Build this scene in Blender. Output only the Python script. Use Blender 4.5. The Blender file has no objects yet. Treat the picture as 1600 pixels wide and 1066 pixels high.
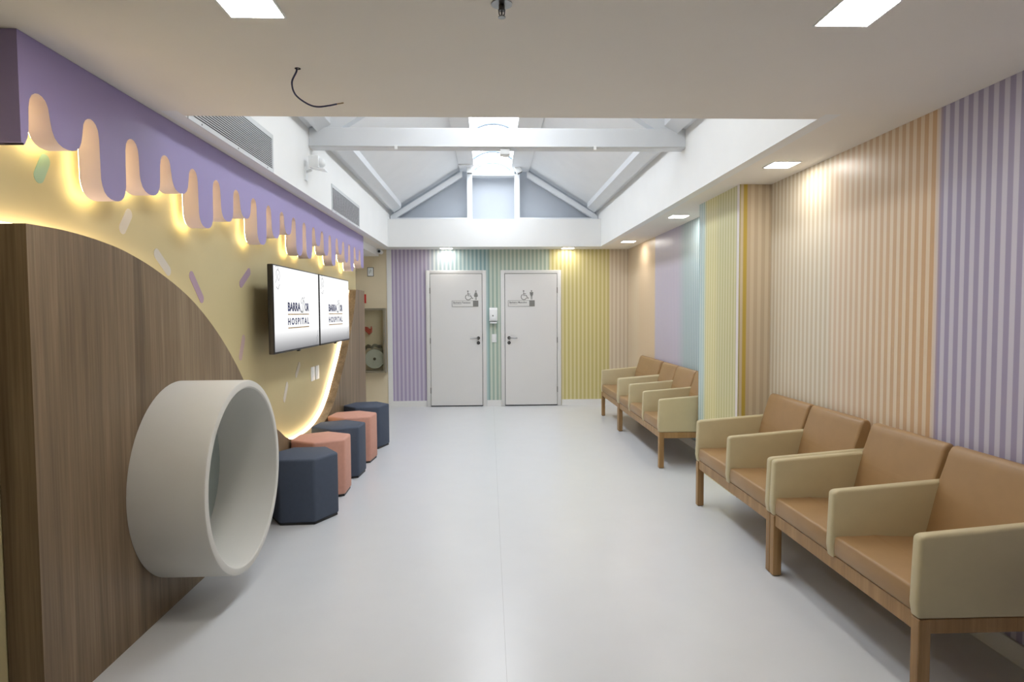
import bpy, bmesh, math, random
from mathutils import Vector, Matrix

S = bpy.context.scene
COL = S.collection
random.seed(7)

# ------------------------------------------------------------------ camera
F_PX, PITCH, YAW, ROLL = 983.956, math.radians(2.6499), math.radians(2.0681), math.radians(-0.3335)
def cam_to_world(x, y, z):          # x right, y forward, z up in the camera's own frame
    v = -z
    x, v = x*math.cos(ROLL)+v*math.sin(ROLL), -x*math.sin(ROLL)+v*math.cos(ROLL)
    z = -v
    y, z = y*math.cos(PITCH)+z*math.sin(PITCH), -y*math.sin(PITCH)+z*math.cos(PITCH)
    x, y = x*math.cos(YAW)+y*math.sin(YAW), -x*math.sin(YAW)+y*math.cos(YAW)
    return Vector((x, y, z))
cd = bpy.data.cameras.new('camera'); cam = bpy.data.objects.new('camera', cd); COL.objects.link(cam)
cd.sensor_fit = 'HORIZONTAL'; cd.sensor_width = 36.0; cd.lens = F_PX/1600*36.0
cd.clip_start = 0.05; cd.clip_end = 200
R_, U_, B_ = cam_to_world(1, 0, 0), cam_to_world(0, 0, 1), -cam_to_world(0, 1, 0)
cam.matrix_world = Matrix(((R_.x, U_.x, B_.x, 0), (R_.y, U_.y, B_.y, 0), (R_.z, U_.z, B_.z, 1.5), (0, 0, 0, 1)))
S.camera = cam

# ------------------------------------------------------------------ world, exposure
PANEL_L, SKY_L, LED_L = 40.0, 10.0, 14.0
W = bpy.data.worlds.new('world'); S.world = W; W.use_nodes = True
bg = W.node_tree.nodes['Background']
bg.inputs['Color'].default_value = (0.92, 0.96, 1.0, 1); bg.inputs['Strength'].default_value = SKY_L
S.view_settings.view_transform = 'Standard'; S.view_settings.look = 'None'
S.view_settings.gamma = 1.0; S.view_settings.exposure = 0.18
try: S.view_settings.use_curve_mapping = False
except Exception: pass
# daylight guide in the roof glazing (a sampling portal for the sky, gives no light of its own)
pd = bpy.data.lights.new('skylight_portal', 'AREA'); pd.shape = 'RECTANGLE'; pd.size = 0.57; pd.size_y = 6.7
pd.cycles.is_portal = True
po = bpy.data.objects.new('skylight_portal', pd); COL.objects.link(po); po.location = (0.07, 6.65, 3.715)

# ------------------------------------------------------------------ materials
def lin(c):
    return tuple(((v/255)/12.92 if v/255 <= .04045 else ((v/255+.055)/1.055)**2.4) for v in c)+(1,)
MATS = {}
def newmat(name):
    m = bpy.data.materials.new(name); m.use_nodes = True; MATS[name] = m
    return m, m.node_tree.nodes, m.node_tree.links, m.node_tree.nodes['Principled BSDF']
def mat(name, rgb, rough=.5, metal=0, spec=.5, noise=0, nscale=30, bump=0, bscale=200, coat=0):
    m, N, L, P = newmat(name)
    P.inputs['Base Color'].default_value = lin(rgb); P.inputs['Roughness'].default_value = rough
    P.inputs['Metallic'].default_value = metal; P.inputs['Specular IOR Level'].default_value = spec
    P.inputs['Coat Weight'].default_value = coat
    tc = N.new('ShaderNodeTexCoord')
    if noise:
        n = N.new('ShaderNodeTexNoise'); n.inputs['Scale'].default_value = nscale; n.inputs['Detail'].default_value = 4
        L.new(tc.outputs['Object'], n.inputs['Vector'])
        r = N.new('ShaderNodeMapRange'); r.inputs['From Min'].default_value = .3; r.inputs['From Max'].default_value = .7
        r.inputs['To Min'].default_value = 1-noise; r.inputs['To Max'].default_value = 1+noise
        L.new(n.outputs['Fac'], r.inputs['Value'])
        mx = N.new('ShaderNodeVectorMath'); mx.operation = 'SCALE'; mx.inputs[0].default_value = lin(rgb)[:3]
        L.new(r.outputs['Result'], mx.inputs['Scale']); L.new(mx.outputs['Vector'], P.inputs['Base Color'])
    if bump:
        n2 = N.new('ShaderNodeTexNoise'); n2.inputs['Scale'].default_value = bscale; n2.inputs['Detail'].default_value = 3
        L.new(tc.outputs['Object'], n2.inputs['Vector'])
        b = N.new('ShaderNodeBump'); b.inputs['Strength'].default_value = bump; b.inputs['Distance'].default_value = .002
        L.new(n2.outputs['Fac'], b.inputs['Height']); L.new(b.outputs['Normal'], P.inputs['Normal'])
    return m
def emit(name, rgb, strength):
    m = bpy.data.materials.new(name); m.use_nodes = True; MATS[name] = m
    N, L = m.node_tree.nodes, m.node_tree.links; N.clear()
    e = N.new('ShaderNodeEmission'); o = N.new('ShaderNodeOutputMaterial')
    e.inputs['Color'].default_value = lin(rgb); e.inputs['Strength'].default_value = strength
    L.new(e.outputs[0], o.inputs['Surface']); return m

def wood(name, dark, mid, light, rough=.5, axis=2, sc=1.0):
    m, N, L, P = newmat(name)
    tc = N.new('ShaderNodeTexCoord'); mp = N.new('ShaderNodeMapping')
    s = [11*sc, 11*sc, 11*sc]; s[axis] = .42*sc; mp.inputs['Scale'].default_value = s
    L.new(tc.outputs['Object'], mp.inputs['Vector'])
    n1 = N.new('ShaderNodeTexNoise'); n1.inputs['Scale'].default_value = 1; n1.inputs['Detail'].default_value = 7; n1.inputs['Roughness'].default_value = .62
    n1.inputs['Distortion'].default_value = .35
    L.new(mp.outputs[0], n1.inputs['Vector'])
    mp2 = N.new('ShaderNodeMapping'); s2 = [95*sc]*3; s2[axis] = 2.4*sc; mp2.inputs['Scale'].default_value = s2
    L.new(tc.outputs['Object'], mp2.inputs['Vector'])
    n2 = N.new('ShaderNodeTexNoise'); n2.inputs['Scale'].default_value = 1; n2.inputs['Detail'].default_value = 3
    L.new(mp2.outputs[0], n2.inputs['Vector'])
    mx = N.new('ShaderNodeMix'); mx.inputs['Factor'].default_value = .28
    L.new(n1.outputs['Fac'], mx.inputs['A']); L.new(n2.outputs['Fac'], mx.inputs['B'])
    cr = N.new('ShaderNodeValToRGB'); e = cr.color_ramp.elements
    e[0].position = .30; e[0].color = lin(dark); e[1].position = .70; e[1].color = lin(light)
    k = e.new(.5); k.color = lin(mid)
    L.new(mx.outputs['Result'], cr.inputs['Fac']); L.new(cr.outputs['Color'], P.inputs['Base Color'])
    P.inputs['Roughness'].default_value = rough; P.inputs['Specular IOR Level'].default_value = .35
    return m

def stripes(name, axis, lo, hi, bands, period=.0585, rough=.38):
    """vertical printed stripes: bands = [(coord, dark rgb, light rgb)], linear between equal neighbours"""
    m, N, L, P = newmat(name)
    g = N.new('ShaderNodeNewGeometry'); sp = N.new('ShaderNodeSeparateXYZ'); L.new(g.outputs['Position'], sp.inputs[0])
    co = sp.outputs['XYZ'.index(axis)]
    mr = N.new('ShaderNodeMapRange'); mr.inputs['From Min'].default_value = lo; mr.inputs['From Max'].default_value = hi
    L.new(co, mr.inputs['Value'])
    def ramp(k):
        cr = N.new('ShaderNodeValToRGB'); es = cr.color_ramp.elements
        for i, b in enumerate(bands):
            pos = (b[0]-lo)/(hi-lo)
            if i < 2: e = es[i]; e.position = pos
            else: e = es.new(pos)
            e.color = lin(b[k])
        # the first two were placed in order already
        L.new(mr.outputs['Result'], cr.inputs['Fac']); return cr.outputs['Color']
    d, l = ramp(1), ramp(2)
    dv = N.new('ShaderNodeMath'); dv.operation = 'DIVIDE'; dv.inputs[1].default_value = period; L.new(co, dv.inputs[0])
    fr = N.new('ShaderNodeMath'); fr.operation = 'FRACT'; L.new(dv.outputs[0], fr.inputs[0])
    pp = N.new('ShaderNodeMath'); pp.operation = 'PINGPONG'; pp.inputs[1].default_value = .5; L.new(fr.outputs[0], pp.inputs[0])
    st = N.new('ShaderNodeMapRange'); st.interpolation_type = 'SMOOTHSTEP'
    st.inputs['From Min'].default_value = .22; st.inputs['From Max'].default_value = .30; L.new(pp.outputs[0], st.inputs['Value'])
    mx = N.new('ShaderNodeMix'); mx.data_type = 'RGBA'
    L.new(st.outputs['Result'], mx.inputs['Factor']); L.new(d, mx.inputs['A']); L.new(l, mx.inputs['B'])
    L.new(mx.outputs['Result'], P.inputs['Base Color'])
    P.inputs['Roughness'].default_value = rough; P.inputs['Specular IOR Level'].default_value = .4
    return m

mat('white_paint', (238, 238, 236), .65, noise=.012, nscale=3)
mat('roof_white', (240, 242, 244), .6, noise=.015, nscale=4)
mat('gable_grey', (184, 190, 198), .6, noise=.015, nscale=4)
mat('truss_white', (222, 225, 228), .55, noise=.015, nscale=4)
mat('rib_grey', (110, 124, 140), .5)
mat('ceiling_paint', (240, 235, 226), .8, noise=.012, nscale=2)
mat('cream_wall', (226, 212, 182), .7, noise=.02, nscale=3)
mat('yellow_wall', (196, 182, 138), .6, noise=.03, nscale=2.5)
mat('floor_vinyl', (215, 217, 220), .28, noise=.012, nscale=5, bump=.02, bscale=60)
mat('floor_base', (150, 149, 147), .9)
mat('lilac', (158, 145, 192), .5, noise=.015, nscale=4)
mat('lilac_end', (158, 145, 192), .5)
mat('edge_lit_pink', (222, 207, 216), .6, noise=.02, nscale=5)  # lilac board's edge, with the warm strip glow put into its colour
wood('walnut', (92, 75, 55), (127, 107, 83), (158, 138, 111), .45)
wood('oak', (138, 105, 67), (162, 127, 84), (182, 147, 104), .45, sc=1.6)
mat('ring_white', (214, 212, 205), .5, noise=.01, nscale=6)
mat('ring_back', (150, 160, 156), .45)
mat('tan_leather', (160, 127, 87), .42, noise=.035, nscale=12, bump=.12, bscale=420)
mat('cream_leather', (200, 187, 150), .45, noise=.025, nscale=12, bump=.1, bscale=420)
mat('navy_fabric', (68, 78, 96), .7, noise=.05, nscale=40, bump=.15, bscale=700)
mat('salmon_fabric', (206, 152, 134), .65, noise=.04, nscale=40, bump=.12, bscale=700)
mat('black_plastic', (22, 22, 24), .4)
mat('dark_gap', (34, 36, 38), .8)
mat('white_plastic', (236, 238, 238), .3)
mat('door_white', (226, 225, 223), .45, noise=.008, nscale=4)
mat('steel', (150, 150, 148), .3, metal=1)
mat('dark_steel', (92, 92, 92), .35, metal=1)
mat('sign_grey', (128, 128, 124), .5)
mat('sign_plate', (224, 223, 220), .4)
mat('sign_text', (112, 112, 112), .6)
mat('red_paint', (186, 54, 36), .45)
mat('red_sign', (200, 40, 34), .5)
mat('hose_grey', (176, 178, 166), .6, noise=.05, nscale=30)
mat('hose_dark', (92, 92, 76), .6)
mat('cabinet_frame', (142, 134, 116), .45, metal=.3)
mat('cable_blue', (38, 40, 74), .5)
mat('copper_tip', (150, 130, 100), .4, metal=.8)
mat('slat_grey', (204, 206, 206), .4)
mat('sprinkle_teal', (152, 182, 160), .6)
mat('sprinkle_pale', (206, 197, 184), .6)
mat('sprinkle_blue', (192, 187, 178), .6)
mat('sprinkle_purple', (166, 142, 160), .6)
mat('sprinkle_mauve', (190, 164, 160), .6)
mat('logo_navy', (34, 44, 98), .5)
mat('logo_grey', (150, 154, 160), .5)
mat('logo_gold', (176, 138, 78), .5)
emit('panel_light', (255, 249, 240), PANEL_L)
emit('panel_light_front', (255, 249, 240), PANEL_L*2.7)
emit('panel_light_back', (255, 249, 240), PANEL_L*.6)
emit('led_yellow', (255, 234, 166), LED_L*1.7)
emit('led_warm', (255, 228, 188), LED_L*.55)

def lens_mat(name, rgb, fac):
    m = bpy.data.materials.new(name); m.use_nodes = True; MATS[name] = m
    N, L = m.node_tree.nodes, m.node_tree.links; N.clear()
    t = N.new('ShaderNodeBsdfTransparent'); t.inputs[0].default_value = lin(rgb)
    d = N.new('ShaderNodeBsdfTranslucent'); d.inputs[0].default_value = (1, 1, 1, 1)
    mx = N.new('ShaderNodeMixShader'); mx.inputs[0].default_value = fac
    o = N.new('ShaderNodeOutputMaterial')
    L.new(t.outputs[0], mx.inputs[1]); L.new(d.outputs[0], mx.inputs[2]); L.new(mx.outputs[0], o.inputs['Surface']); return m
lens_mat('polycarbonate', (250, 252, 255), .2)
def clear_glass(name):
    m = bpy.data.materials.new(name); m.use_nodes = True; MATS[name] = m
    N, L = m.node_tree.nodes, m.node_tree.links; N.clear()
    t = N.new('ShaderNodeBsdfTransparent'); t.inputs[0].default_value = (.93, .94, .92, 1)
    d = N.new('ShaderNodeBsdfGlossy'); d.inputs['Roughness'].default_value = .05
    mx = N.new('ShaderNodeMixShader'); mx.inputs[0].default_value = .06
    o = N.new('ShaderNodeOutputMaterial')
    L.new(t.outputs[0], mx.inputs[1]); L.new(d.outputs[0], mx.inputs[2]); L.new(mx.outputs[0], o.inputs['Surface']); return m
clear_glass('clear_glass')
def screen_mat():
    m = bpy.data.materials.new('screen'); m.use_nodes = True; MATS['screen'] = m
    N, L = m.node_tree.nodes, m.node_tree.links; N.clear()
    tc = N.new('ShaderNodeTexCoord'); sp = N.new('ShaderNodeSeparateXYZ'); L.new(tc.outputs['Generated'], sp.inputs[0])
    cr = N.new('ShaderNodeValToRGB'); e = cr.color_ramp.elements
    e[0].position = 0; e[0].color = (.27, .27, .28, 1); e[1].position = .24; e[1].color = (1, 1, 1, 1)
    k = e.new(.10); k.color = (.52, .52, .53, 1)
    L.new(sp.outputs['Z'], cr.inputs['Fac'])
    em = N.new('ShaderNodeEmission'); em.inputs['Strength'].default_value = .95; L.new(cr.outputs['Color'], em.inputs['Color'])
    o = N.new('ShaderNodeOutputMaterial'); L.new(em.outputs[0], o.inputs['Surface'])
screen_mat()

# wallpaper bands, (coordinate, stripe colour, ground colour)
PUR, PURL = (158, 150, 176), (200, 196, 208)
ORG, ORGL = (202, 164, 124), (222, 202, 174)
ORP, ORPL = (212, 190, 164), (224, 212, 194)
BEI, BEIL = (204, 190, 164), (222, 214, 198)
TEA, TEAL = (142, 168, 176), (196, 208, 210)
LAV, LAVL = (180, 172, 196), (208, 202, 214)
PLO, PLOL = (216, 191, 160), (222, 200, 172)
PLB, PLBL = (216, 196, 168), (222, 206, 182)
GRN, GRNL = (160, 190, 176), (206, 216, 206)
YEL, YELL = (204, 193, 128), (222, 213, 166)
e_ = .012
stripes('paper_right', 'Y', -3, 10.1, [(-3, PUR, PURL), (3.07-e_, PUR, PURL), (3.07, ORG, ORGL), (4.06-e_, ORP, ORPL), (4.06, BEI, BEIL), (4.95, BEI, BEIL),
        (5.9, TEA, TEAL), (7.284-.2, TEA, TEAL), (7.284+.1, LAV, LAVL), (8.394-e_, LAV, LAVL), (8.394, PLO, PLOL), (9.2, PLO, PLOL), (9.45, PLB, PLBL), (10.1, PLB, PLBL)])
stripes('paper_back', 'X', -1.6, 2.3, [(-1.6, (174, 162, 194), (206, 198, 216)), (-1.0, (176, 166, 192), (206, 200, 214)), (-.86, (176, 190, 196), (218, 224, 222)), (-.3, (152, 182, 184), (194, 210, 208)),
        (-.02, (134, 170, 174), (184, 204, 202)), (.01, (164, 186, 172), (206, 214, 200)), (.95, (170, 188, 170), (208, 214, 198)), (.97, YEL, YELL), (1.915, (200, 188, 124), (218, 208, 160)), (1.93, (206, 190, 166), (220, 208, 188)), (2.3, (206, 190, 166), (220, 208, 188))], period=.0635)
stripes('paper_column', 'Y', 4.9, 5.9, [(4.9, (224, 216, 214), (224, 216, 214)), (4.965, (224, 216, 214), (224, 216, 214)), (4.975, (192, 186, 134), (212, 206, 166)), (5.35, (196, 190, 136), (214, 208, 168)),
        (5.45, (210, 201, 140), (226, 218, 174)), (5.66, (212, 204, 144), (228, 221, 178)), (5.74, (176, 200, 196), (208, 220, 214)), (5.9, (168, 192, 196), (206, 216, 216))], period=.0585)  # brighter yellow stretch: light falling on the column, put into the paper colour
stripes('paper_column_side', 'X', 1.95, 2.25, [(1.95, (220, 210, 200), (220, 210, 200)), (1.975, (176, 164, 92), (176, 164, 92)), (1.986, (214, 200, 172), (214, 200, 172)), (2.0, (214, 200, 172), (214, 200, 172)), (2.008, (200, 172, 78), (200, 172, 78)),
        (2.03, (200, 172, 78), (200, 172, 78)), (2.038, (206, 186, 158), (218, 202, 176)), (2.25, (200, 182, 156), (216, 202, 178))], period=.0585)

# ------------------------------------------------------------------ mesh helpers (world coordinates)
def wpos(o):
    v = Vector((0, 0, 0))
    while o is not None: v += o.location; o = o.parent
    return v
def finish(name, bm, m, parent=None, smooth=None, loc=None, kind=None, label=None):
    """links the bmesh (world coordinates) as one object; origin at the parent's base or its own base"""
    bmesh.ops.recalc_face_normals(bm, faces=bm.faces[:])
    if parent is not None: off = wpos(parent)
    elif loc is not None: off = Vector(loc)
    else:
        xs = [v.co for v in bm.verts]
        off = Vector(((min(c.x for c in xs)+max(c.x for c in xs))/2, (min(c.y for c in xs)+max(c.y for c in xs))/2, min(c.z for c in xs)))
    bmesh.ops.translate(bm, verts=bm.verts[:], vec=-off)
    me = bpy.data.meshes.new(name); bm.to_mesh(me); bm.free()
    ms = m if isinstance(m, (list, tuple)) else [m]
    for k in ms: me.materials.append(MATS[k])
    if smooth is not None:
        for p in me.polygons: p.use_smooth = True
        me.set_sharp_from_angle(angle=math.radians(smooth))
    o = bpy.data.objects.new(name, me); COL.objects.link(o)
    if parent is not None: o.parent = parent
    else: o.location = off
    if kind: o['kind'] = kind
    if label: o['label'] = label
    return o
def thing(name, label, cat, loc, group=None, kind=None):
    o = bpy.data.objects.new(name, None); COL.objects.link(o); o.location = loc; o.empty_display_size = .1
    if label: o['label'] = label
    if cat: o['category'] = cat
    if group: o['group'] = group
    if kind: o['kind'] = kind
    return o
def tag(o, label, cat, group=None):
    o['label'] = label; o['category'] = cat
    if group: o['group'] = group
    return o
def nb(): return bmesh.new()
def box(bm, x0, x1, y0, y1, z0, z1, bev=0, seg=2):
    vs = [bm.verts.new((x, y, z)) for x in (x0, x1) for y in (y0, y1) for z in (z0, z1)]
    fs = []
    for q in ((0,1,3,2),(4,6,7,5),(0,4,5,1),(2,3,7,6),(0,2,6,4),(1,5,7,3)): fs.append(bm.faces.new([vs[i] for i in q]))
    if bev:
        es = list({e for f in fs for e in f.edges})
        bmesh.ops.bevel(bm, geom=es, offset=bev, segments=seg, profile=.5, affect='EDGES')
    return bm
def prism(bm, poly, axis, a, b, bev=0, seg=2):
    """poly: 2-D points in the two other axes (in xyz order), extruded from a to b along axis"""
    def P(p, t):
        c = list(p); c.insert('xyz'.index(axis), t); return c
    A = [bm.verts.new(P(p, a)) for p in poly]; Bv = [bm.verts.new(P(p, b)) for p in poly]
    n = len(poly); fs = [bm.faces.new(A), bm.faces.new(Bv[::-1])]
    for i in range(n): fs.append(bm.faces.new((A[i], Bv[i], Bv[(i+1) % n], A[(i+1) % n])))
    if bev:
        es = list({e for f in fs for e in f.edges})
        bmesh.ops.bevel(bm, geom=es, offset=bev, segments=seg, profile=.5, affect='EDGES')
    return bm
def cyl(bm, c, r, axis, a, b, n=24, r2=None):
    i = 'xyz'.index(axis); r2 = r if r2 is None else r2
    def ringv(t, rr):
        out = []
        for k in range(n):
            an = 2*math.pi*k/n; p = [c[0]+rr*math.cos(an), c[1]+rr*math.sin(an)]; p.insert(i, t); out.append(bm.verts.new(p))
        return out
    A, Bv = ringv(a, r), ringv(b, r2)
    bm.faces.new(A); bm.faces.new(Bv[::-1])
    for k in range(n): bm.faces.new((A[k], Bv[k], Bv[(k+1) % n], A[(k+1) % n]))
    return bm
def revolve(bm, c, axis, prof, n=48, closed=True):
    """prof: (t along axis, radius) closed loop"""
    i = 'xyz'.index(axis); rings = []
    for k in range(n):
        an = 2*math.pi*k/n; row = []
        for t, r in prof:
            p = [c[0]+r*math.cos(an), c[1]+r*math.sin(an)]; p.insert(i, t); row.append(bm.verts.new(p))
        rings.append(row)
    m = len(prof)
    for k in range(n):
        for j in range(m if closed else m-1):
            bm.faces.new((rings[k][j], rings[(k+1) % n][j], rings[(k+1) % n][(j+1) % m], rings[k][(j+1) % m]))
    return bm
def tube(bm, pts, r, n=10):
    pts = [Vector(p) for p in pts]; rings = []; up = Vector((.13, .27, .95)).normalized()
    for i, p in enumerate(pts):
        t = (pts[min(i+1, len(pts)-1)]-pts[max(i-1, 0)]).normalized()
        s = t.cross(up)
        if s.length < 1e-3: s = t.cross(Vector((1, 0, 0)))
        s.normalize(); q = s.cross(t).normalized()
        rings.append([bm.verts.new(p+(s*math.cos(2*math.pi*k/n)+q*math.sin(2*math.pi*k/n))*r) for k in range(n)])
    for a, b in zip(rings, rings[1:]):
        for k in range(n): bm.faces.new((a[k], a[(k+1) % n], b[(k+1) % n], b[k]))
    bm.faces.new(rings[0]); bm.faces.new(rings[-1][::-1]); return bm
def spline(pts, n=8):
    out = []; P = [Vector(p) for p in pts]; P = [P[0]*2-P[1]]+P+[P[-1]*2-P[-2]]
    for i in range(1, len(P)-2):
        for k in range(n):
            t = k/n; a, b, c, d = P[i-1:i+3]
            out.append(.5*((2*b)+(c-a)*t+(2*a-5*b+4*c-d)*t*t+(-a+3*b-3*c+d)*t**3))
    out.append(P[-2]); return out
def text_mesh(body, size, bold=0, xs=1.0, extrude=.0006, align='LEFT', spacing=1.0):
    cu = bpy.data.curves.new('txt', 'FONT'); cu.body = body; cu.size = size; cu.offset = bold; cu.extrude = extrude
    cu.align_x = align; cu.space_character = spacing; cu.resolution_u = 3
    ob = bpy.data.objects.new('txt', cu); COL.objects.link(ob)
    bpy.context.view_layer.update()
    me = bpy.data.meshes.new_from_object(ob.evaluated_get(bpy.context.evaluated_depsgraph_get()))
    bpy.data.objects.remove(ob); bpy.data.curves.remove(cu)
    bm = nb(); bm.from_mesh(me); bpy.data.meshes.remove(me)
    return bm
def fit_text(bm, w, h):
    xs = [v.co.x for v in bm.verts]; ys = [v.co.y for v in bm.verts]
    x0, x1, y0, y1 = min(xs), max(xs), min(ys), max(ys)
    for v in bm.verts: v.co.x = (v.co.x-x0)/(x1-x0)*w; v.co.y = (v.co.y-y0)/(y1-y0)*h
    return bm
def facing_x(bm, X, Y, Z):      # flat artwork turned to face +X, reading towards +Y
    for v in bm.verts: a = v.co.copy(); v.co = (X+a.z, Y+a.x, Z+a.y)
    return bm
def facing_my(bm, X, Y, Z):     # flat artwork turned to face the camera (-Y)
    for v in bm.verts: a = v.co.copy(); v.co = (X+a.x, Y-a.z, Z+a.y)
    return bm
def stroke(bm, pts, w, z=0, h=.0008):       # flat ribbon in xy with small height
    P = [Vector((p[0], p[1])) for p in pts]; L_, R2 = [], []
    for i, p in enumerate(P):
        t = P[min(i+1, len(P)-1)]-P[max(i-1, 0)]; t.normalize(); nrm = Vector((-t.y, t.x))
        ww = w[i] if isinstance(w, (list, tuple)) else w
        L_.append(p+nrm*ww/2); R2.append(p-nrm*ww/2)
    for i in range(len(P)-1):
        q = [L_[i], L_[i+1], R2[i+1], R2[i]]
        lo = [bm.verts.new((c.x, c.y, z)) for c in q]; hi = [bm.verts.new((c.x, c.y, z+h)) for c in q]
        bm.faces.new(hi); bm.faces.new(lo[::-1])
        for k in range(4): bm.faces.new((lo[k], lo[(k+1) % 4], hi[(k+1) % 4], hi[k]))
    return bm
def struct(name, bm, m, parent=None, smooth=None):
    return finish(name, bm, m, parent, smooth, kind=None if parent else 'structure')

# ------------------------------------------------------------------ dimensions
HC = 2.4885; XR = 2.224; XW = -1.76; XP = -1.63; XF = -1.622; D = 10.02; YB = -7.0
OX0, OX1, OY0, OY1 = -1.513, 1.709, 3.254, 9.60
XC = .099
def roof_z(x): return 3.73-.62*(abs(x-XC)-.535)

# ------------------------------------------------------------------ the room
fl = struct('floor', box(nb(), -2.7, 2.5, YB, D+.1, -.12, -.0015), 'floor_base')
finish('vinyl_sheet', box(nb(), -2.6, .0611, YB, D, -.0015, 0), 'floor_vinyl', fl)
finish('vinyl_sheet', box(nb(), .0620, XR, YB, D, -.0015, 0), 'floor_vinyl', fl)
b = nb()
box(b, -2.6, XR, YB, OY0-.08, HC, HC+.1); box(b, -2.6, OX0-.08, OY0-.08, D, HC, HC+.1)
box(b, OX1+.08, XR, OY0-.08, D, HC, HC+.1)
struct('ceiling', b, 'ceiling_paint')
struct('wall_left', box(nb(), -1.95, XW, YB, 8.42, 0, HC), 'yellow_wall'); WL = bpy.data.objects['wall_left']
struct('wall_recess', box(nb(), -2.7, -2.6, 8.42, D, 0, HC), 'cream_wall')
struct('wall_recess_near', box(nb(), -2.7, -1.95, 8.34, 8.42, 0, HC), 'cream_wall')
struct('wall_rear', box(nb(), -1.95, XR+.1, YB-.1, YB, 0, HC), 'cream_wall')
struct('wall_right', box(nb(), XR, XR+.12, YB, D, 0, HC), 'paper_right')
# back wall: papered between the corner strip and the right wall, cream in the recess
b = nb(); box(b, -2.7, -1.53, D, D+.12, 0, 2.95); struct('wall_back_recess', b, 'cream_wall')
b = nb(); box(b, -1.53, XR+.12, D, D+.12, 0, HC); struct('wall_back', b, 'paper_back')
struct('trim_1', box(nb(), -1.605, -1.53, D-.012, D, 0, HC), 'white_paint')
bb = nb(); box(bb, -1.53, -1.0, D-.012, D, 0, .093); struct('baseboard_back_left', bb, 'white_paint')
bb = nb(); box(bb, -.04, .195, D-.012, D, 0, .093); struct('baseboard_back_middle', bb, 'white_paint')
bb = nb(); box(bb, 1.155, XR, D-.012, D, 0, .093); struct('baseboard_back_right', bb, 'white_paint')
struct('baseboard_right_far', box(nb(), XR-.012, XR, 5.86, D-.012, 0, .093), 'white_paint')
struct('baseboard_right_near', box(nb(), XR-.012, XR, YB, 4.92, 0, .093), 'white_paint')
# column
CX, CY0, CY1 = 1.972, 4.92, 5.86
b = nb(); box(b, CX, XR, CY0, CY1, 0, HC)
b.faces.ensure_lookup_table(); bmesh.ops.recalc_face_normals(b, faces=b.faces[:])
for f in b.faces: f.material_index = 1 if abs(f.normal.y) > .5 else 0
struct('wall_column', b, ['paper_column', 'paper_column_side'])
# light shaft round the roof opening
struct('wall_shaft_left', box(nb(), OX0-.08, OX0, OY0-.08, D, HC, 3.062), 'white_paint')
struct('wall_shaft_right', box(nb(), OX1, OX1+.08, OY0-.08, D, HC, 3.065), 'white_paint')
struct('wall_shaft_front', box(nb(), OX0, OX1, OY0-.08, OY0, HC, 3.75), 'ceiling_paint')
struct('wall_shaft_back', box(nb(), OX0, OX1, OY1, D, HC, 2.905), 'white_paint')
# recess bulkhead under the ceiling beyond the fascia
struct('trim_2', box(nb(), -2.6, -1.725, 8.42, D, 2.385, HC), 'white_paint')
# roof slopes
for s, nm in ((-1, 'roof_left'), (1, 'roof_right')):
    xi = XC+s*.535; xo = XC+s*1.72
    prism(b := nb(), [(xi, roof_z(xi)), (xo, roof_z(xo)), (xo, roof_z(xo)+.08), (xi, roof_z(xi)+.08)], 'y', OY0-.1, D+.05)
    struct(nm, b, 'roof_white')
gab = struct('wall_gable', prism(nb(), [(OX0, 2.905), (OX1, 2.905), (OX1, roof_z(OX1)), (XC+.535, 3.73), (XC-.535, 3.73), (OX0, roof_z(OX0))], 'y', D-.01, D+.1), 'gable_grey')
# ridge curbs and glazed vault
SX0, SX1 = -.215, .355
struct('trim_3', box(nb(), XC-.54, SX0, OY0-.1, D+.05, 3.70, 3.80), 'roof_white')
struct('trim_4', box(nb(), SX1, XC+.54, OY0-.1, D+.05, 3.70, 3.80), 'roof_white')
sk = thing('window_1', None, None, (.07, 6.65, 3.72), kind='structure')
def arch(y, zb=3.725, sag=.11, n=12, r=0):
    c = (SX0+SX1)/2; hw = (SX1-SX0)/2; R = (hw*hw+sag*sag)/(2*sag); a0 = math.asin(hw/R)
    return [(c+(R+r)*math.sin(-a0+2*a0*k/n), zb+sag-R+(R+r)*math.cos(-a0+2*a0*k/n)) for k in range(n+1)]
ribs = [9.96-.68*k for k in range(10)]
for k, y in enumerate(ribs):
    bm = nb(); tube(bm, [(x, y, z) for x, z in arch(y)], .026 if k == 0 else .02, 8); finish('rib', bm, 'rib_grey', sk, 40)
for y1, y0 in zip(ribs, ribs[1:]):
    bm = nb(); A = arch(0, r=.014); prev = None
    for x, z in A:
        cur = (bm.verts.new((x, y0, z)), bm.verts.new((x, y1, z)))
        if prev: bm.faces.new((prev[0], prev[1], cur[1], cur[0]))
        prev = cur
    finish('pane', bm, 'polycarbonate', sk, 60)
# trusses
def truss(name, y0, y1, tie, rt, rb):
    t = thing(name, None, None, (XC, (y0+y1)/2, 2.905), kind='structure')
    if tie: finish('tie_beam', box(nb(), OX0, OX1, y0, y1, 2.905, 3.07, .004, 1), 'truss_white', t)
    for s in (-1, 1):
        xi, xo = XC+s*.50, XC+s*1.60
        finish('rafter', prism(nb(), [(xi, roof_z(xi)-rt), (xo, roof_z(xo)-rt), (xo, roof_z(xo)-rb), (xi, roof_z(xi)-rb)], 'y', y0+.015, y1-.015), 'truss_white', t)
    return t
t1 = truss('roof_truss', 5.46, 5.585, True, .0, .155)
t2 = truss('roof_truss', 9.78, 9.88, False, .085, .175)
for x0, x1 in ((-.325, -.245), (.405, .485)):
    finish('post', box(nb(), x0, x1, 9.80, 9.88, 2.905, 3.62), 'truss_white', t2)
finish('sill', box(nb(), -.245, .405, 9.80, 9.98, 3.60, 3.665), 'truss_white', t2)
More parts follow.
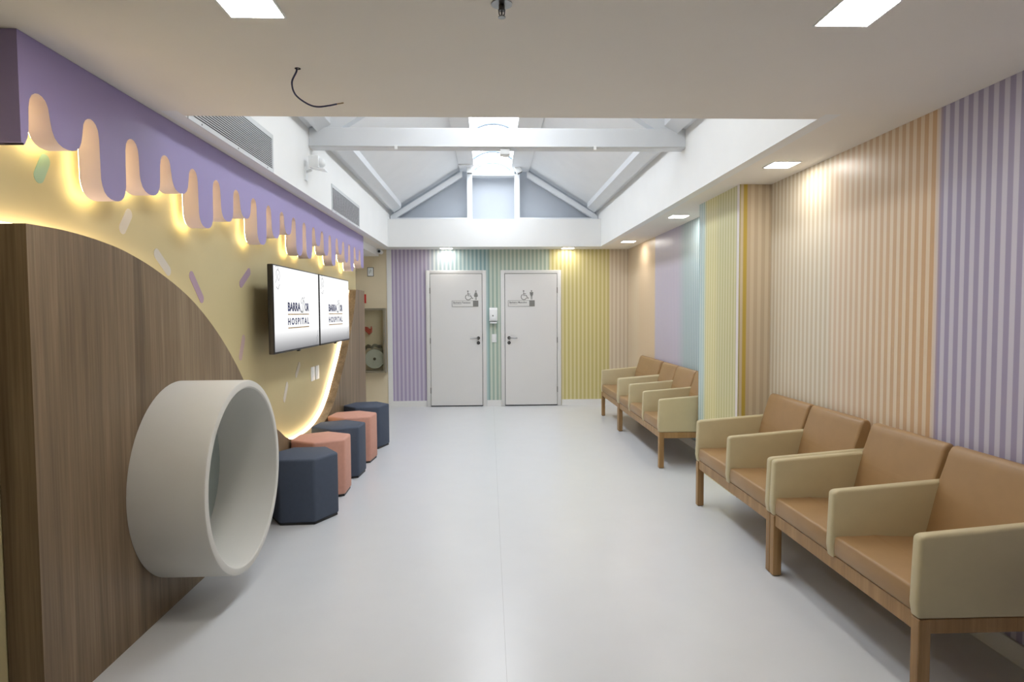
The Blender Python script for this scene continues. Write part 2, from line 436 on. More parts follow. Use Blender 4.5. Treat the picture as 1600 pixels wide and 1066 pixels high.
finish('bottom_chord', box(nb(), OX0+.03, -.325, 9.80, 9.88, 2.905, 2.955), 'truss_white', t2)
finish('bottom_chord', box(nb(), .485, OX1-.03, 9.80, 9.88, 2.905, 2.955), 'truss_white', t2)
for s, nm in ((-1, 'trim_5'), (1, 'trim_6')):        # purlins along the eaves
    xa, xb = XC+s*1.54, XC+s*1.43
    struct(nm, prism(nb(), [(xa, roof_z(xa)-.075), (xb, roof_z(xb)-.075), (xb, roof_z(xb)), (xa, roof_z(xa))], 'y', OY0, 9.78), 'truss_white')

# ------------------------------------------------------------------ doors
def door(name, xa, xb, hinge_left):
    d = thing(name, None, None, ((xa+xb)/2, D, 0), kind='structure')
    b = nb(); z = 2.16
    box(b, xa-.068, xa-.006, D-.035, D+.02, 0, z, .006, 2); box(b, xb+.006, xb+.068, D-.035, D+.02, 0, z, .006, 2)
    box(b, xa-.006, xb+.006, D-.035, D+.02, 2.106, z, .006, 2)
    finish('door_frame', b, 'door_white', d, 30)
    b = nb(); box(b, xa-.006, xb+.006, D-.008, D-.004, 0, 2.106); finish('shadow_gap', b, 'dark_gap', d)
    finish('door_leaf', box(nb(), xa, xb, D-.04, D-.008, .018, 2.10, .003, 1), 'door_white', d)
    s = 1 if hinge_left else -1
    xh = (xb-.06) if hinge_left else (xa+.06); yf = D-.04
    b = nb(); cyl(b, (xh, 1.089), .026, 'y', yf-.008, yf, 24); h = finish('handle', b, 'dark_steel', d, 40)
    b = nb(); tube(b, [(xh, yf-.006, 1.089), (xh, yf-.045, 1.089), (xh-s*.012, yf-.052, 1.089), (xh-s*.13, yf-.052, 1.088)], .0095, 10)
    finish('lever', b, 'steel', h, 40)
    b = nb(); revolve(b, (xh, 1.012), 'y', [(yf, .012), (yf-.008, .012), (yf-.008, .026), (yf, .026)], 24); lk = finish('lock', b, 'dark_steel', d, 40)
    finish('cylinder', cyl(nb(), (xh, 1.012), .011, 'y', yf-.006, yf, 16), 'steel', lk, 40)
    xg = xa-.003 if hinge_left else xb+.003
    for zz in (.26, 1.05, 1.84):
        finish('hinge', cyl(nb(), (xg, yf+.002), .008, 'z', zz-.045, zz+.045, 10), 'steel', d, 40)
    xk = xb+.003 if hinge_left else xa-.003
    finish('strike_plate', box(nb(), xk-.004, xk+.004, yf-.002, yf+.02, 1.03, 1.16), 'dark_steel', d)
    return d
door('door_1', -.926, -.1115, True)
door('door_2', .2539, 1.0782, False)

def wheelchair(cx, y, z0, h):
    b = nb(); k = h/15.0
    arc = [(-.2+4.3*math.cos(math.radians(a)), 4.3+4.3*math.sin(math.radians(a))) for a in range(118, 352, 9)]
    stroke(b, [(x*k, v*k) for x, v in arc], 1.15*k)
    stroke(b, [(-.6*k, 11.8*k), (-.5*k, 6.6*k), (3.6*k, 6.6*k), (6*k, 2.1*k), (7.6*k, 2.9*k)], 1.4*k)
    stroke(b, [(-.6*k, 9.2*k), (3.2*k, 9.2*k)], 1.1*k)
    circ = nb(); cyl(b, (-.7*k, 13.6*k), 1.25*k, 'z', 0, .0008, 14)
    circ.free()
    return facing_my(b, cx, y, z0)
def person_sign(cx, y, z0, h, woman):
    b = nb(); k = h/15.0
    cyl(b, (0, 13.7*k), 1.2*k, 'z', 0, .0008, 14)
    if woman: polys = [[(-.9, 12), (.9, 12), (2.9, 4.8), (-2.9, 4.8)], [(-1.1, 4.8), (-.25, 4.8), (-.25, 0), (-1.1, 0)], [(.25, 4.8), (1.1, 4.8), (1.1, 0), (.25, 0)], [(1, 12), (1.6, 11.7), (3.5, 6.6), (2.8, 6.2)], [(-1, 12), (-1.6, 11.7), (-3.5, 6.6), (-2.8, 6.2)]]
    else: polys = [[(-2.3, 12), (2.3, 12), (1.3, 5.8), (-1.3, 5.8)], [(-1.3, 5.8), (-.15, 5.8), (-.3, 0), (-1.0, 0)], [(.15, 5.8), (1.3, 5.8), (1.0, 0), (.3, 0)], [(-2.3, 12), (-2.9, 11.6), (-2.3, 6.6), (-1.7, 6.8)], [(2.3, 12), (2.9, 11.6), (2.3, 6.6), (1.7, 6.8)]]
    for p in polys: prism(b, [(x*k, v*k) for x, v in p], 'z', 0, .0008)
    return facing_my(b, cx, y, z0)
YD = D-.0402
def door_sign(xl, xr, xsq, wc_x, ps_x, woman, txt, label):
    t = thing('door_sign', label, 'sign', ((xl+xr)/2, YD, 1.586), group='restroom door signs')
    finish('plate', box(nb(), xl, xsq, YD-.004, YD, 1.586, 1.682), 'sign_plate', t)
    b = nb()
    for q in ((xl, xl+.006, 1.586, 1.682), (xl, xsq, 1.586, 1.590), (xl, xsq, 1.678, 1.682)): box(b, q[0], q[1], YD-.005, YD, q[2], q[3])
    finish('border', b, 'sign_grey', t)
    finish('color_square', box(nb(), xsq, xr, YD-.005, YD, 1.586, 1.682), 'sign_grey', t)
    finish('lettering', facing_my(fit_text(text_mesh(txt, .04, .0006), xsq-xl-.06, .030), xl+.022, YD-.0045, 1.636), 'sign_text', t)
    finish('underline', box(nb(), xl+.022, xl+.15, YD-.0046, YD-.004, 1.622, 1.625), 'sign_text', t)
    finish('wheelchair_symbol', wheelchair(wc_x, YD-.0002, 1.692, .150), 'sign_grey', t)
    finish('person_symbol', person_sign(ps_x, YD-.0002, 1.692, .150, woman), 'sign_grey', t)
door_sign(-.585, -.168, -.253, -.325, -.206, True, 'Banheiro Feminino', 'grey wheelchair and woman symbols above a small plaque on the restroom door')
door_sign(.301, .724, .638, .555, .674, False, 'Banheiro Masculino', 'grey wheelchair and man symbols above a small plaque on the restroom door')

# hand sanitizer dispenser and switch between the doors
t = thing('soap_dispenser', 'white wall soap dispenser between the two restroom doors', 'dispenser', (.068, D, 1.31))
finish('body', prism(nb(), [(D, 1.34), (D-.085, 1.36), (D-.10, 1.44), (D-.085, 1.545), (D-.05, 1.57), (D, 1.57)], 'x', .003, .133, .012, 3), 'white_plastic', t, 40)
finish('drip_tray', box(nb(), .012, .124, D-.1, D, 1.318, 1.342, .006, 2), 'white_plastic', t, 40)
finish('window', box(nb(), .05, .07, D-.1015, D-.09, 1.43, 1.452), 'sign_grey', t)
finish('push_plate', box(nb(), .028, .108, D-.103, D-.088, 1.375, 1.425, .004, 2), 'white_plastic', t, 40)
t = thing('light_switch', 'small white switch plate below the soap dispenser', 'switch', (.078, D, 1.015))
finish('plate', box(nb(), .041, .116, D-.01, D, 1.017, 1.148, .004, 2), 'white_plastic', t, 40)
finish('rocker', box(nb(), .062, .095, D-.014, D-.009, 1.05, 1.115, .002, 1), 'white_plastic', t, 40)

# ------------------------------------------------------------------ left wall: sprinkles, fascia, wood wave panel
def capsule(p, q, r, x0, x1):
    p, q = Vector(p), Vector(q); d = (q-p); d.normalize(); a0 = math.atan2(d.y, d.x); pts = []
    for k in range(9): an = a0-math.pi/2+math.pi*k/8; pts.append((q.x-d.x*r+r*math.cos(an), q.y-d.y*r+r*math.sin(an)))
    for k in range(9): an = a0+math.pi/2+math.pi*k/8; pts.append((p.x+d.x*r+r*math.cos(an), p.y+d.y*r+r*math.sin(an)))
    return prism(nb(), pts, 'x', x0, x1)
for p, q, m in [((2.547, 2.018), (2.611, 2.134), 'sprinkle_teal'), ((3.10, 1.89), (3.19, 2.01), 'sprinkle_pale'), ((3.40, 1.835), (3.56, 1.72), 'sprinkle_blue'),
                ((3.79, 1.745), (3.95, 1.572), 'sprinkle_purple'), ((4.53, 1.695), (4.73, 1.82), 'sprinkle_purple'), ((4.50, 1.17), (4.585, 1.345), 'sprinkle_mauve'),
                ((5.76, .92), (5.90, 1.04), 'sprinkle_pale'), ((6.94, .67), (7.10, .815), 'sprinkle_mauve'), ((5.42, .74), (5.53, .90), 'sprinkle_pale')]:
    finish('sprinkle', capsule(p, q, .028, XW, XW+.0025), m, WL)

# drip-shaped icing fascia
PER, Y0T = .2975, 2.376
S_, L_, M_ = 2.135, 1.992, 2.072
seq = [M_]+[S_, L_, M_]*3+[S_, L_, L_]+[S_, M_, L_]*2+[S_, M_]
ZT = 2.297
prof = []
def half(h):
    return [(0, 0), (.018, -.004), (.035, -.015), (.047, -.034), (.053, -.065), (.0575, -(h-.075)), (.064, -(h-.05)), (.078, -(h-.025)), (.098, -(h-.010)), (.122, -(h-.002)), (PER/2, -h)]
for k, zb in enumerate(seq):
    ytl = Y0T+(k-1)*PER; h = ZT-zb; hp = half(h)
    for dy, dz in hp: prof.append((ytl+dy, ZT+dz))
    for dy, dz in hp[::-1][1:-1]: prof.append((ytl+PER-dy, ZT+dz))
def z_at(y):
    for (a, za), (c, zc) in zip(prof, prof[1:]):
        if a <= y <= c: return za+(zc-za)*(y-a)/max(c-a, 1e-9)
FY0, FY1 = 2.292, 8.262
prof = [(FY0, z_at(FY0))]+[p for p in prof if FY0+.002 < p[0] < FY1-.002]+[(FY1, 2.075)]
FX1 = XF-.088
fa = thing('icing_fascia', 'lilac dripping icing shaped fascia under the ceiling with warm-lit pink edges and yellow backlight', 'fascia', (XF-.05, 5.3, 1.99))
b = nb(); pv = None
for y, z in prof:
    cur = [b.verts.new(c) for c in ((XF, y, z), (XF, y, HC-.002), (FX1, y, HC-.002), (FX1, y, z))]
    if pv:
        for i in (0, 1, 2): b.faces.new((pv[i], pv[i+1], cur[i+1], cur[i]))
    pv = cur
finish('drip_board', b, 'lilac', fa)
b = nb(); pv = None
for y, z in prof:
    cur = [b.verts.new((XF, y, z)), b.verts.new((FX1, y, z))]
    if pv: b.faces.new((pv[0], pv[1], cur[1], cur[0]))
    pv = cur
finish('drip_edge', b, 'edge_lit_pink', fa, 50)
finish('end_board', box(nb(), XW+.003, XF, FY0-.012, FY0, 2.10, HC-.002), 'lilac_end', fa)
finish('end_board', box(nb(), XW+.003, XF, FY1, FY1+.012, 2.075, HC-.002), 'lilac_end', fa)
# led ribbon that follows the drip outline behind the board
b = nb(); pv = None
for i, (y, z) in enumerate(prof):
    a, c = prof[max(i-1, 0)], prof[min(i+1, len(prof)-1)]
    t = Vector((c[0]-a[0], c[1]-a[1])); t.normalize(); n = Vector((-t.y, t.x))
    p, q = Vector((y, z))+n*.005, Vector((y, z))+n*.016
    cur = [b.verts.new((FX1-.004, p.x, p.y)), b.verts.new((FX1-.004, q.x, q.y))]
    if pv: b.faces.new((pv[0], pv[1], cur[1], cur[0]))
    pv = cur
finish('led_strip', b, 'led_yellow', fa)

# wave-shaped wooden panel
cp = [(2.298, 1.822), (2.45, 1.824), (2.573, 1.82), (2.738, 1.806), (2.925, 1.777), (3.198, 1.704), (3.527, 1.575), (3.842, 1.386), (4.115, 1.165), (4.34, .935), (4.45, .83), (4.65, .70), (4.896, .592), (5.05, .512), (5.25, .447), (5.5, .405), (5.8, .392), (6.08, .405),
      (6.304, .446), (6.514, .512), (6.70, .61), (6.864, .731), (7.19, .985), (7.477, 1.266), (7.714, 1.569), (7.812, 1.775)]
wp = [(v.x, v.y) for v in spline([(a, c, 0) for a, c in cp], 5)]+[(7.84, 1.785), (8.33, 1.785)]
wt = thing('wave_panel', 'brown wood wall panel with a hill shaped top and a hollow behind the stools', 'panel', ((XP+XW)/2, 5.3, 0))
b = nb(); pv = None
for y, z in wp:
    cur = [b.verts.new(c) for c in ((XP, y, 0), (XP, y, z), (XW+.005, y, z), (XW+.005, y, 0))]
    if pv:
        for i in range(4): b.faces.new((pv[i], pv[(i+1) % 4], cur[(i+1) % 4], cur[i]))
    else: b.faces.new(cur)
    pv = cur
b.faces.new(pv[::-1])
finish('board', b, 'walnut', wt)
b = nb(); pv = None
for i, (y, z) in enumerate(wp[:-2]):
    a, c = wp[max(i-1, 0)], wp[min(i+1, len(wp)-3)]
    t = Vector((c[0]-a[0], c[1]-a[1])); t.normalize(); n = Vector((-t.y, t.x))
    q0, q1 = Vector((y, z))+n*.0015, Vector((y, z))+n*.007
    cur = [b.verts.new(c) for c in ((XW+.006, q0.x, q0.y), (XW+.006, q1.x, q1.y), (XW+.044, q1.x, q1.y), (XW+.044, q0.x, q0.y))]
    if pv:
        for j in range(4): b.faces.new((pv[j], pv[(j+1) % 4], cur[(j+1) % 4], cur[j]))
    else: b.faces.new(cur)
    pv = cur
b.faces.new(pv[::-1])
finish('led_strip', b, 'led_warm', wt)

# white tube nook
rt = thing('reading_nook', 'large white round tube sticking out of the wood panel', 'nook', (-1.45, 3.344, .144))
RY, RZ, RO, RI = 3.344, .646, .502, .459
finish('tube', revolve(nb(), (RY, RZ), 'x', [(XP+.001, RI), (XP+.001, RO), (-1.292, RO), (-1.285, RO-.003), (-1.282, RO-.010), (-1.282, RI+.008), (-1.287, RI+.001), (-1.296, RI)], 96), 'ring_white', rt, 35)
finish('back_disc', cyl(nb(), (RY, RZ), RI-.001, 'x', XP+.002, XP+.008, 96), 'ring_back', rt, 35)

# ------------------------------------------------------------------ televisions
def tv(y0, y1, label):
    xf = -1.58; z0, z1 = 1.1946, 1.8632
    t = thing('television', label, 'television', (XW, (y0+y1)/2, z0), group='televisions on the yellow wall')
    finish('casing', box(nb(), xf-.043, xf, y0, y1, z0, z1, .006, 2), 'black_plastic', t, 40)
    finish('wall_mount', box(nb(), XW, xf-.043, (y0+y1)/2-.2, (y0+y1)/2+.2, 1.36, 1.72), 'black_plastic', t)
    s = finish('screen', box(nb(), xf, xf+.0012, y0+.010, y1-.010, z0+.016, z1-.010), 'screen', t)
    yl = y0+.323; X0 = xf+.0014
    a = fit_text(text_mesh('BARRA', .08, .0030), .332, .071); finish('lettering', facing_x(a, X0, yl, 1.5154), 'logo_navy', s)
    a = fit_text(text_mesh('OR', .08, .0030), .114, .071); finish('lettering', facing_x(a, X0, yl+.4605, 1.5154), 'logo_navy', s)
    a = nb(); k = .00096
    st = spline([(-2, 8, 0), (6, 0, 0), (16, 4, 0), (30, 2, 0), (30, 14, 0), (16, 10, 0), (14, 4, 0), (34, 30, 0), (52, 70, 0), (62, 104, 0), (52, 126, 0), (30, 118, 0), (14, 94, 0), (20, 78, 0), (34, 84, 0)], 5)
    stroke(a, [(p.x*k*1.25, p.y*k) for p in st], .006)
    st = spline([(10, 2, 0), (44, 0, 0), (72, 24, 0), (84, 64, 0), (78, 96, 0), (60, 104, 0)], 6); stroke(a, [(p.x*k*1.25, p.y*k) for p in st], .008)
    stroke(a, [(.098, .112), (.106, .13)], .008)
    finish('script_letter', facing_x(a, X0, yl+.339, 1.5077), 'logo_grey', s)
    a = fit_text(text_mesh('HOSPITAL', .07, .0024, spacing=1.45), .574, .056); finish('lettering', facing_x(a, X0, yl-.002, 1.4056), 'logo_navy', s)
    finish('gold_line', box(nb(), xf+.001, X0+.0006, yl, yl+.573, 1.4865, 1.4947), 'logo_gold', s)
    finish('gold_line', box(nb(), xf+.001, X0+.0006, yl, yl+.573, 1.3786, 1.3868), 'logo_gold', s)
    # small line drawings in two corners of the picture
    for yo, zo, qs in ((y0+.045, 1.7264, ([(0, 0), (.03, .035), (.02, .075), (.05, .10), (.09, .085), (.10, .045), (.075, .02), (.05, .045), (.065, .07)], [(0, .12), (.06, .125), (.06, .09)], [(.015, -.03), (.06, -.045), (.08, -.02), (.10, -.01)])),
                       (y1-.12, 1.2254, ([(0, 0), (.03, .02), (.02, .05), (.05, .07)], [(.05, .02), (.07, .05), (.055, .09), (.075, .12)]))):
        for q in qs:
            a = stroke(nb(), [(p.x, p.y) for p in spline([(u, v, 0) for u, v in q], 4)], .004)
            finish('line_drawing', facing_x(a, X0, yo, zo), 'logo_grey', s)
    finish('sensor', box(nb(), xf-.02, xf+.002, (y0+y1)/2-.018, (y0+y1)/2+.018, z0-.010, z0+.004), 'black_plastic', t)
tv(4.690, 5.917, 'black framed wall television nearer the wood panel and stools')
tv(5.952, 7.173, 'black framed wall television nearer the restroom doors')
for y0, lab in ((6.245, 'white socket plate on the yellow wall, the one nearer the camera'), (6.405, 'white socket plate on the yellow wall, the one nearer the bright strip')):
    t = thing('wall_socket', lab, 'socket', (XW, y0+.06, .825), group='sockets below the televisions')
    finish('plate', box(nb(), XW, XW+.009, y0, y0+.122, .826, .966, .003, 2), 'white_plastic', t, 40)
    finish('insert', box(nb(), XW+.008, XW+.012, y0+.036, y0+.086, .862, .93, .002, 1), 'white_plastic', t, 40)

# ------------------------------------------------------------------ hexagonal poufs
def pouf(cx, cy, rot, m, label, R=.252, h=.47):
    t = thing('hexagon_pouf', label, 'pouf', (cx, cy, 0), group='hexagon poufs along the wood panel')
    def hexa(r): return [(cx+r*math.cos(rot+math.pi/3*k), cy+r*math.sin(rot+math.pi/3*k)) for k in range(6)]
    finish('plinth', prism(nb(), hexa(R-.012), 'z', 0, .016), 'black_plastic', t)
    finish('cushion', prism(nb(), hexa(R), 'z', .016, h, .018, 3), m, t, 30)
pouf(-1.377, 4.655, math.radians(3), 'navy_fabric', 'dark blue hexagon pouf closest to the white tube')
pouf(-1.405, 5.262, math.radians(31), 'salmon_fabric', 'salmon hexagon pouf, the nearer of the two pink ones')
pouf(-1.398, 5.845, math.radians(26), 'navy_fabric', 'dark blue hexagon pouf in the middle, between the two pink ones')
pouf(-1.395, 6.42, math.radians(25), 'salmon_fabric', 'salmon hexagon pouf, the farther of the two pink ones')
pouf(-1.385, 7.10, math.radians(12), 'navy_fabric', 'dark blue hexagon pouf at the far end of the row')

# ------------------------------------------------------------------ waiting benches
def bench(ys, dx, label, aw=.05):
    """ys: y of the near face of every armrest plus the far end; arms are aw thick"""
    ya, yz = ys[0], ys[-1]
    t = thing('waiting_bench', label, 'bench', (1.9+dx, (ya+yz)/2, 0), group='benches along the right wall')
    X0 = 1.585+dx; XB = 2.19+dx
    arms = ys[:-1]+[yz-aw]
    prof = [(X0+.003, .345), (X0-.006, .40), (X0+.004, .652), (X0+.022, .662), (2.17+dx, .706), (2.17+dx, .345)]
    for i, y in enumerate(arms):
        p = prof
        b = prism(nb(), p, 'y', y, y+aw, .013, 3)
        finish('armrest', b, 'cream_leather', t, 40)
    for y0, y1 in zip(arms, arms[1:]):
        s0, s1 = y0+aw+.001, y1-.001
        finish('seat', prism(nb(), [(X0+.008, .357), (X0+.004, .40), (X0+.010, .452), (X0+.20, .452), (2.06+dx, .440), (2.06+dx, .357)], 'y', s0, s1, .012, 3), 'tan_leather', t, 40)
        w = .034
        finish('backrest', prism(nb(), [(2.025+dx, .445), (2.076+dx, .645), (2.132+dx, .835), (2.150+dx, .866), (2.185+dx, .868), (2.20+dx, .84), (2.20+dx, .445)], 'y', y0+aw*.5+w*.4, y1+aw*.5-w*.4, .016, 3), 'tan_leather', t, 40)
    # wooden under-frame
    finish('front_rail', box(nb(), X0+.012, X0+.045, ya+.046, yz-.046, .288, .356, .002, 1), 'oak', t)
    finish('back_rail', box(nb(), 2.12+dx, 2.155+dx, ya+.046, yz-.046, .288, .356, .002, 1), 'oak', t)
    for y in (ya, yz-.046):
        finish('side_rail', box(nb(), X0+.05, 2.12+dx, y+.006, y+.040, .288, .344, .002, 1), 'oak', t)
        for x in (X0+.004, 2.118+dx):
            b = nb(); box(b, x, x+.048, y, y+.046, 0.004, .344, .003, 1)
            lg = finish('leg', b, 'oak', t)
            finish('foot_pad', box(nb(), x+.006, x+.042, y+.006, y+.040, 0, .005), 'black_plastic', lg)
bench([2.235, 2.825, 3.478], 0, 'two seat tan bench closest to the camera')
bench([3.484, 4.095, 4.765], 0, 'two seat tan bench just in front of the yellow striped column')
bench([5.885, 6.50, 7.145, 7.795], .018, 'three seat tan bench beyond the yellow striped column')
bench([7.803, 8.975], .018, 'wide single seat tan armchair bench closest to the restroom wall')

# ------------------------------------------------------------------ ceiling fittings
def downlight(x0, y0, label, s=.172, m='panel_light'):
    t = thing('downlight', label, 'ceiling light', (x0+s/2, y0+s/2, HC), group='square downlights')
    b = nb(); g = .007
    for q in ((x0-g, x0, y0-g, y0+s+g), (x0+s, x0+s+g, y0-g, y0+s+g), (x0, x0+s, y0-g, y0), (x0, x0+s, y0+s, y0+s+g)): box(b, q[0], q[1], q[2], q[3], HC-.004, HC)
    finish('frame', b, 'white_plastic', t)
    finish('diffuser', box(nb(), x0, x0+s, y0, y0+s, HC-.003, HC-.0005), m, t)
downlight(-.848, 2.003, 'square ceiling downlight at the upper left in front of the roof opening', m='panel_light_front')
downlight(1.138, 2.010, 'square ceiling downlight at the upper right in front of the roof opening', .182, 'panel_light_front')
downlight(1.908, 4.172, 'square ceiling downlight over the bench in front of the column')
downlight(1.905, 6.49, 'square ceiling downlight just past the striped column')
downlight(1.900, 8.86, 'square ceiling downlight above the wide single seat')
downlight(-.745, 9.76, 'square ceiling downlight above the left restroom door', .18, 'panel_light_back')
downlight(1.145, 9.76, 'square ceiling downlight by the yellow striped wall near the right restroom door', .18, 'panel_light_back')

t = thing('fire_sprinkler', 'small metal fire sprinkler hanging from the ceiling', 'sprinkler', (.048, 2.065, HC))
finish('plate', revolve(nb(), (.048, 2.065), 'z', [(HC, .001), (HC-.002, .034), (HC-.005, .034), (HC-.007, .001)], 32, False), 'steel', t, 40)
finish('body', cyl(nb(), (.048, 2.065), .010, 'z', HC-.024, HC-.005, 12), 'dark_steel', t, 40)
b = nb(); tube(b, [(.038, 2.065, HC-.02), (.040, 2.065, HC-.036), (.048, 2.065, HC-.042)], .002, 6); tube(b, [(.058, 2.065, HC-.02), (.056, 2.065, HC-.036), (.048, 2.065, HC-.042)], .002, 6)
cyl(b, (.048, 2.065), .0025, 'z', HC-.042, HC-.02, 8)
finish('yoke', b, 'dark_steel', t, 40)
finish('deflector', cyl(nb(), (.048, 2.065), .012, 'z', HC-.046, HC-.043, 16), 'steel', t, 40)
t = thing('loose_cable', 'dark blue loose cable hanging from a hole in the ceiling', 'cable', (-.77, 2.62, HC))
b = nb(); tube(b, spline([(-.770, 2.624, HC+.005), (-.772, 2.626, HC-.012), (-.795, 2.64, HC-.05), (-.80, 2.70, HC-.078), (-.775, 2.775, HC-.090), (-.745, 2.825, HC-.088), (-.70, 2.85, HC-.075), (-.665, 2.855, HC-.066)], 8), .0036, 10)
finish('wire', b, 'cable_blue', t, 40)
finish('wire_tip', tube(nb(), [(-.665, 2.855, HC-.066), (-.635, 2.852, HC-.062)], .0028, 8), 'copper_tip', t, 40)
finish('hole_rim', revolve(nb(), (-.766, 2.624), 'z', [(HC-.0005, .004), (HC-.0015, .012), (HC, .012)], 16), 'dark_gap', t)

# ventilation grilles on the shaft side
def grille(y0, y1, z0, z1, n, label):
    t = thing('vent_grille', label, 'vent', (OX0, (y0+y1)/2, z0), group='air grilles in the light shaft')
    b = nb(); g = .028
    for q in ((y0-g, y1+g, z0-g, z0), (y0-g, y1+g, z1, z1+g), (y0-g, y0, z0, z1), (y1, y1+g, z0, z1)): box(b, OX0, OX0+.006, *q)
    finish('frame', b, 'slat_grey', t)
    finish('backing', box(nb(), OX0, OX0+.001, y0, y1, z0, z1), 'dark_gap', t)
    first = None; st = (z1-z0)/n
    for k in range(n):
        z = z0+(k+.5)*st
        if first is None:
            b = nb(); prism(b, [(OX0+.001, z+.001), (OX0+.011, z-.003), (OX0+.011, z+.0025), (OX0+.001, z+.005)], 'y', y0, y1)
            first = finish('slat', b, 'slat_grey', t)
        else:
            c = first.copy(); COL.objects.link(c); c.parent = t; c.location = (0, 0, k*st)
    for yy in (y0+.12, (y0+y1)/2, y1-.1):
        b = nb(); cyl(b, (yy, z0-g*.55), .005, 'x', OX0+.006, OX0+.0075, 8); finish('screw', b, 'dark_steel', t)
grille(3.31, 4.517, 2.512, 2.722, 16, 'long white slatted air grille nearer the camera above the lilac fascia')
grille(6.226, 7.47, 2.508, 2.72, 16, 'long white slatted air grille farther away above the lilac fascia')

# twin-lamp emergency light on the shaft wall, just before the tie beam
t = thing('emergency_light', 'white emergency floodlight on a bracket below the end of the roof beam', 'lamp', (OX0, 5.33, 2.6))
finish('bracket', box(nb(), OX0, OX0+.012, 5.30, 5.37, 2.598, 2.705), 'white_plastic', t)
finish('arm', tube(nb(), [(OX0+.01, 5.335, 2.67), (-1.46, 5.335, 2.685)], .012, 10), 'white_plastic', t, 40)
finish('housing', box(nb(), -1.475, -1.392, 5.29, 5.39, 2.70, 2.795, .006, 2), 'white_plastic', t, 40)
finish('lens', revolve(nb(), (5.34, 2.745), 'x', [(-1.392, .040), (-1.37, .038), (-1.352, .026), (-1.345, .001)], 24, False), 'white_plastic', t, 50)
finish('tray', prism(nb(), [(-1.465, 2.70), (-1.34, 2.676), (-1.34, 2.684), (-1.42, 2.70)], 'y', 5.29, 5.39), 'white_plastic', t)
# fittings round the beam and ridge
t = thing('smoke_detector', 'small white box hanging below the middle of the roof beam', 'detector', (.147, 5.52, 2.838))
finish('box', box(nb(), .105, .189, 5.47, 5.56, 2.852, 2.904, .005, 2), 'white_plastic', t, 40)
finish('sensor_dome', revolve(nb(), (.155, 5.51), 'z', [(2.852, .032), (2.843, .030), (2.837, .015), (2.836, .001)], 20, False), 'white_plastic', t, 50)
t = thing('conduit', 'thin grey conduit fixed along the lower edge of the roof beam', 'pipe', (XC, 5.452, 2.90))
finish('pipe', tube(nb(), [(OX0+.005, 5.453, 2.912), (OX1-.005, 5.453, 2.912)], .0055, 8), 'slat_grey', t, 40)
for x in (-.78, .92):
    finish('clip', box(nb(), x-.012, x+.012, 5.447, 5.46, 2.886, 2.921), 'white_plastic', t)
t = thing('water_pipe', 'white pipe with a downturned nozzle below the skylight', 'pipe', (-.15, 9.5, 3.6985))
finish('pipe', tube(nb(), spline([(-.44, 9.5, 3.69), (-.2, 9.5, 3.69), (.05, 9.5, 3.69), (.078, 9.5, 3.68), (.083, 9.5, 3.655)], 5), .010, 10), 'white_plastic', t, 40)
finish('nozzle', cyl(nb(), (.083, 9.5), .016, 'z', 3.612, 3.66, 12, .011), 'white_plastic', t, 40)
for x0, rot, lab in ((-.28, 0, 'white box spotlight on the left post under the skylight'), (.455, -.45, 'tilted white box spotlight on the right post under the skylight')):
    t = thing('box_spotlight', lab, 'lamp', (x0, 9.72, 3.61), group='spotlights under the skylight')
    b = nb(); box(b, x0-.042, x0+.042, 9.68, 9.77, 3.615, 3.745, .004, 1)
    bmesh.ops.rotate(b, verts=b.verts[:], cent=(x0, 9.72, 3.68), matrix=Matrix.Rotation(rot, 3, 'Y'))
    finish('housing', b, 'white_plastic', t, 40)
    b = nb(); box(b, x0-.036, x0+.036, 9.686, 9.764, 3.611, 3.616)
    bmesh.ops.rotate(b, verts=b.verts[:], cent=(x0, 9.72, 3.68), matrix=Matrix.Rotation(rot, 3, 'Y'))
    finish('lens', b, 'sign_grey', t)

# ------------------------------------------------------------------ recess: hose cabinet, signs, camera
t = thing('hose_cabinet', 'grey framed fire hose cabinet behind the end of the wood panel', 'cabinet', (-1.885, D, .563))
x0, x1, z0, z1 = -2.15, -1.62, .563, 1.568; yf = D-.16
b = nb(); g = .03
box(b, x0, x0+g, yf, D, z0, z1); box(b, x1-g, x1, yf, D, z0, z1); box(b, x0+g, x1-g, yf, D, z0, z0+g); box(b, x0+g, x1-g, yf, D, z1-g, z1)
finish('frame', b, 'cabinet_frame', t)
finish('back_plate', box(nb(), x0+g, x1-g, D-.006, D, z0+g, z1-g), 'cream_wall', t)
rl = finish('hose_reel', revolve(nb(), (-1.797, .776), 'y', [(D-.11, .001), (D-.11, .135), (D-.115, .15), (D-.10, .155), (D-.05, .155), (D-.05, .001)], 40, False), 'hose_grey', t, 35)
finish('hub', cyl(nb(), (-1.797, .776), .022, 'y', D-.125, D-.11, 16), 'dark_steel', rl, 40)
b = nb()
tube(b, spline([(-1.95, D-.09, .92), (-1.90, D-.10, .985), (-1.84, D-.10, .955), (-1.80, D-.1, .99), (-1.74, D-.1, .97), (-1.68, D-.1, .93), (-1.655, D-.09, .86)], 6), .022, 10)
finish('hose', b, 'hose_dark', t, 50)
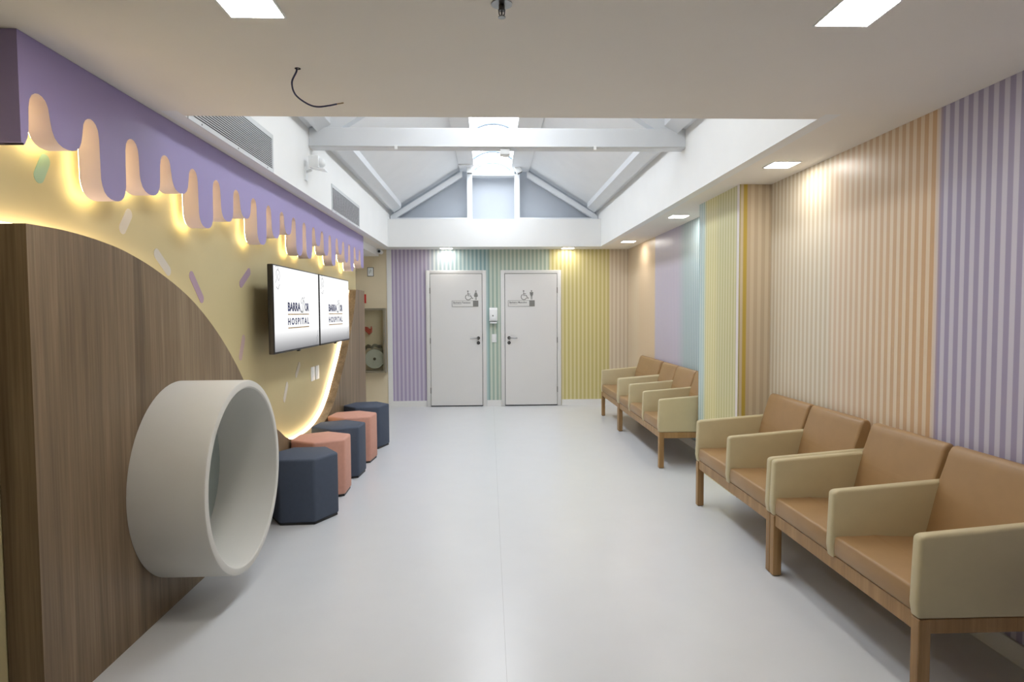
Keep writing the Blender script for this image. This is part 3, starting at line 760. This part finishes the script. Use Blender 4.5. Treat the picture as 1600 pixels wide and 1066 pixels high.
for x in (-1.88, -1.72): finish('coupling', cyl(nb(), (x, .972), .028, 'y', D-.14, D-.07, 14), 'dark_steel', t, 40)
b = nb(); tube(b, [(-2.0, D-.03, 1.25), (-1.92, D-.08, 1.245), (-1.855, D-.09, 1.18)], .038, 12); vv = finish('valve', b, 'red_paint', t, 50)
b = nb(); tube(b, [(-1.90, D-.09, 1.235), (-1.84, D-.1, 1.245)], .008, 8); finish('stem', b, 'red_paint', vv, 40)
b = nb(); revolve(b, (D-.1, 1.247), 'x', [(-1.845, .028), (-1.835, .028), (-1.835, .042), (-1.845, .042)], 20); finish('handwheel', b, 'red_paint', vv, 40)
finish('glass_door', box(nb(), x0+g, x1-g, yf+.008, yf+.012, z0+g, z1-g), 'clear_glass', t)
t = thing('wall_sign', 'small white framed sign high on the cream wall under the security camera', 'sign', (-1.858, D, 2.07))
finish('frame', box(nb(), -1.907, -1.809, D-.010, D, 2.071, 2.211), 'black_plastic', t)
finish('plate', box(nb(), -1.900, -1.816, D-.012, D-.009, 2.078, 2.204), 'white_plastic', t)
b = nb(); stroke(b, [(0, 0), (.0, .05), (.022, .012), (.022, .062)], .007); finish('mark', facing_my(b, -1.876, D-.0122, 2.115), 'black_plastic', t)
t = thing('fire_sign', 'red sign with a white spot above the hose cabinet', 'sign', (-1.98, D, 1.649))
finish('plate', box(nb(), -2.03, -1.934, D-.006, D, 1.649, 1.79), 'red_sign', t)
b = nb(); cyl(b, (-1.985, 1.72), .026, 'y', D-.0075, D-.005, 20); finish('symbol', b, 'white_plastic', t)
t = thing('security_camera', 'small white security camera with a dark lens in the ceiling corner', 'camera', (-1.71, 9.84, 2.40))
finish('mount', cyl(nb(), (-1.69, 2.45), .036, 'y', 9.90, D, 20), 'white_plastic', t, 40)
finish('housing', revolve(nb(), (-1.69, 2.448), 'y', [(9.90, .036), (9.85, .036), (9.845, .030), (9.845, .001)], 24, False), 'white_plastic', t, 40)
finish('lens', cyl(nb(), (-1.69, 2.446), .021, 'y', 9.838, 9.846, 20), 'black_plastic', t, 40)
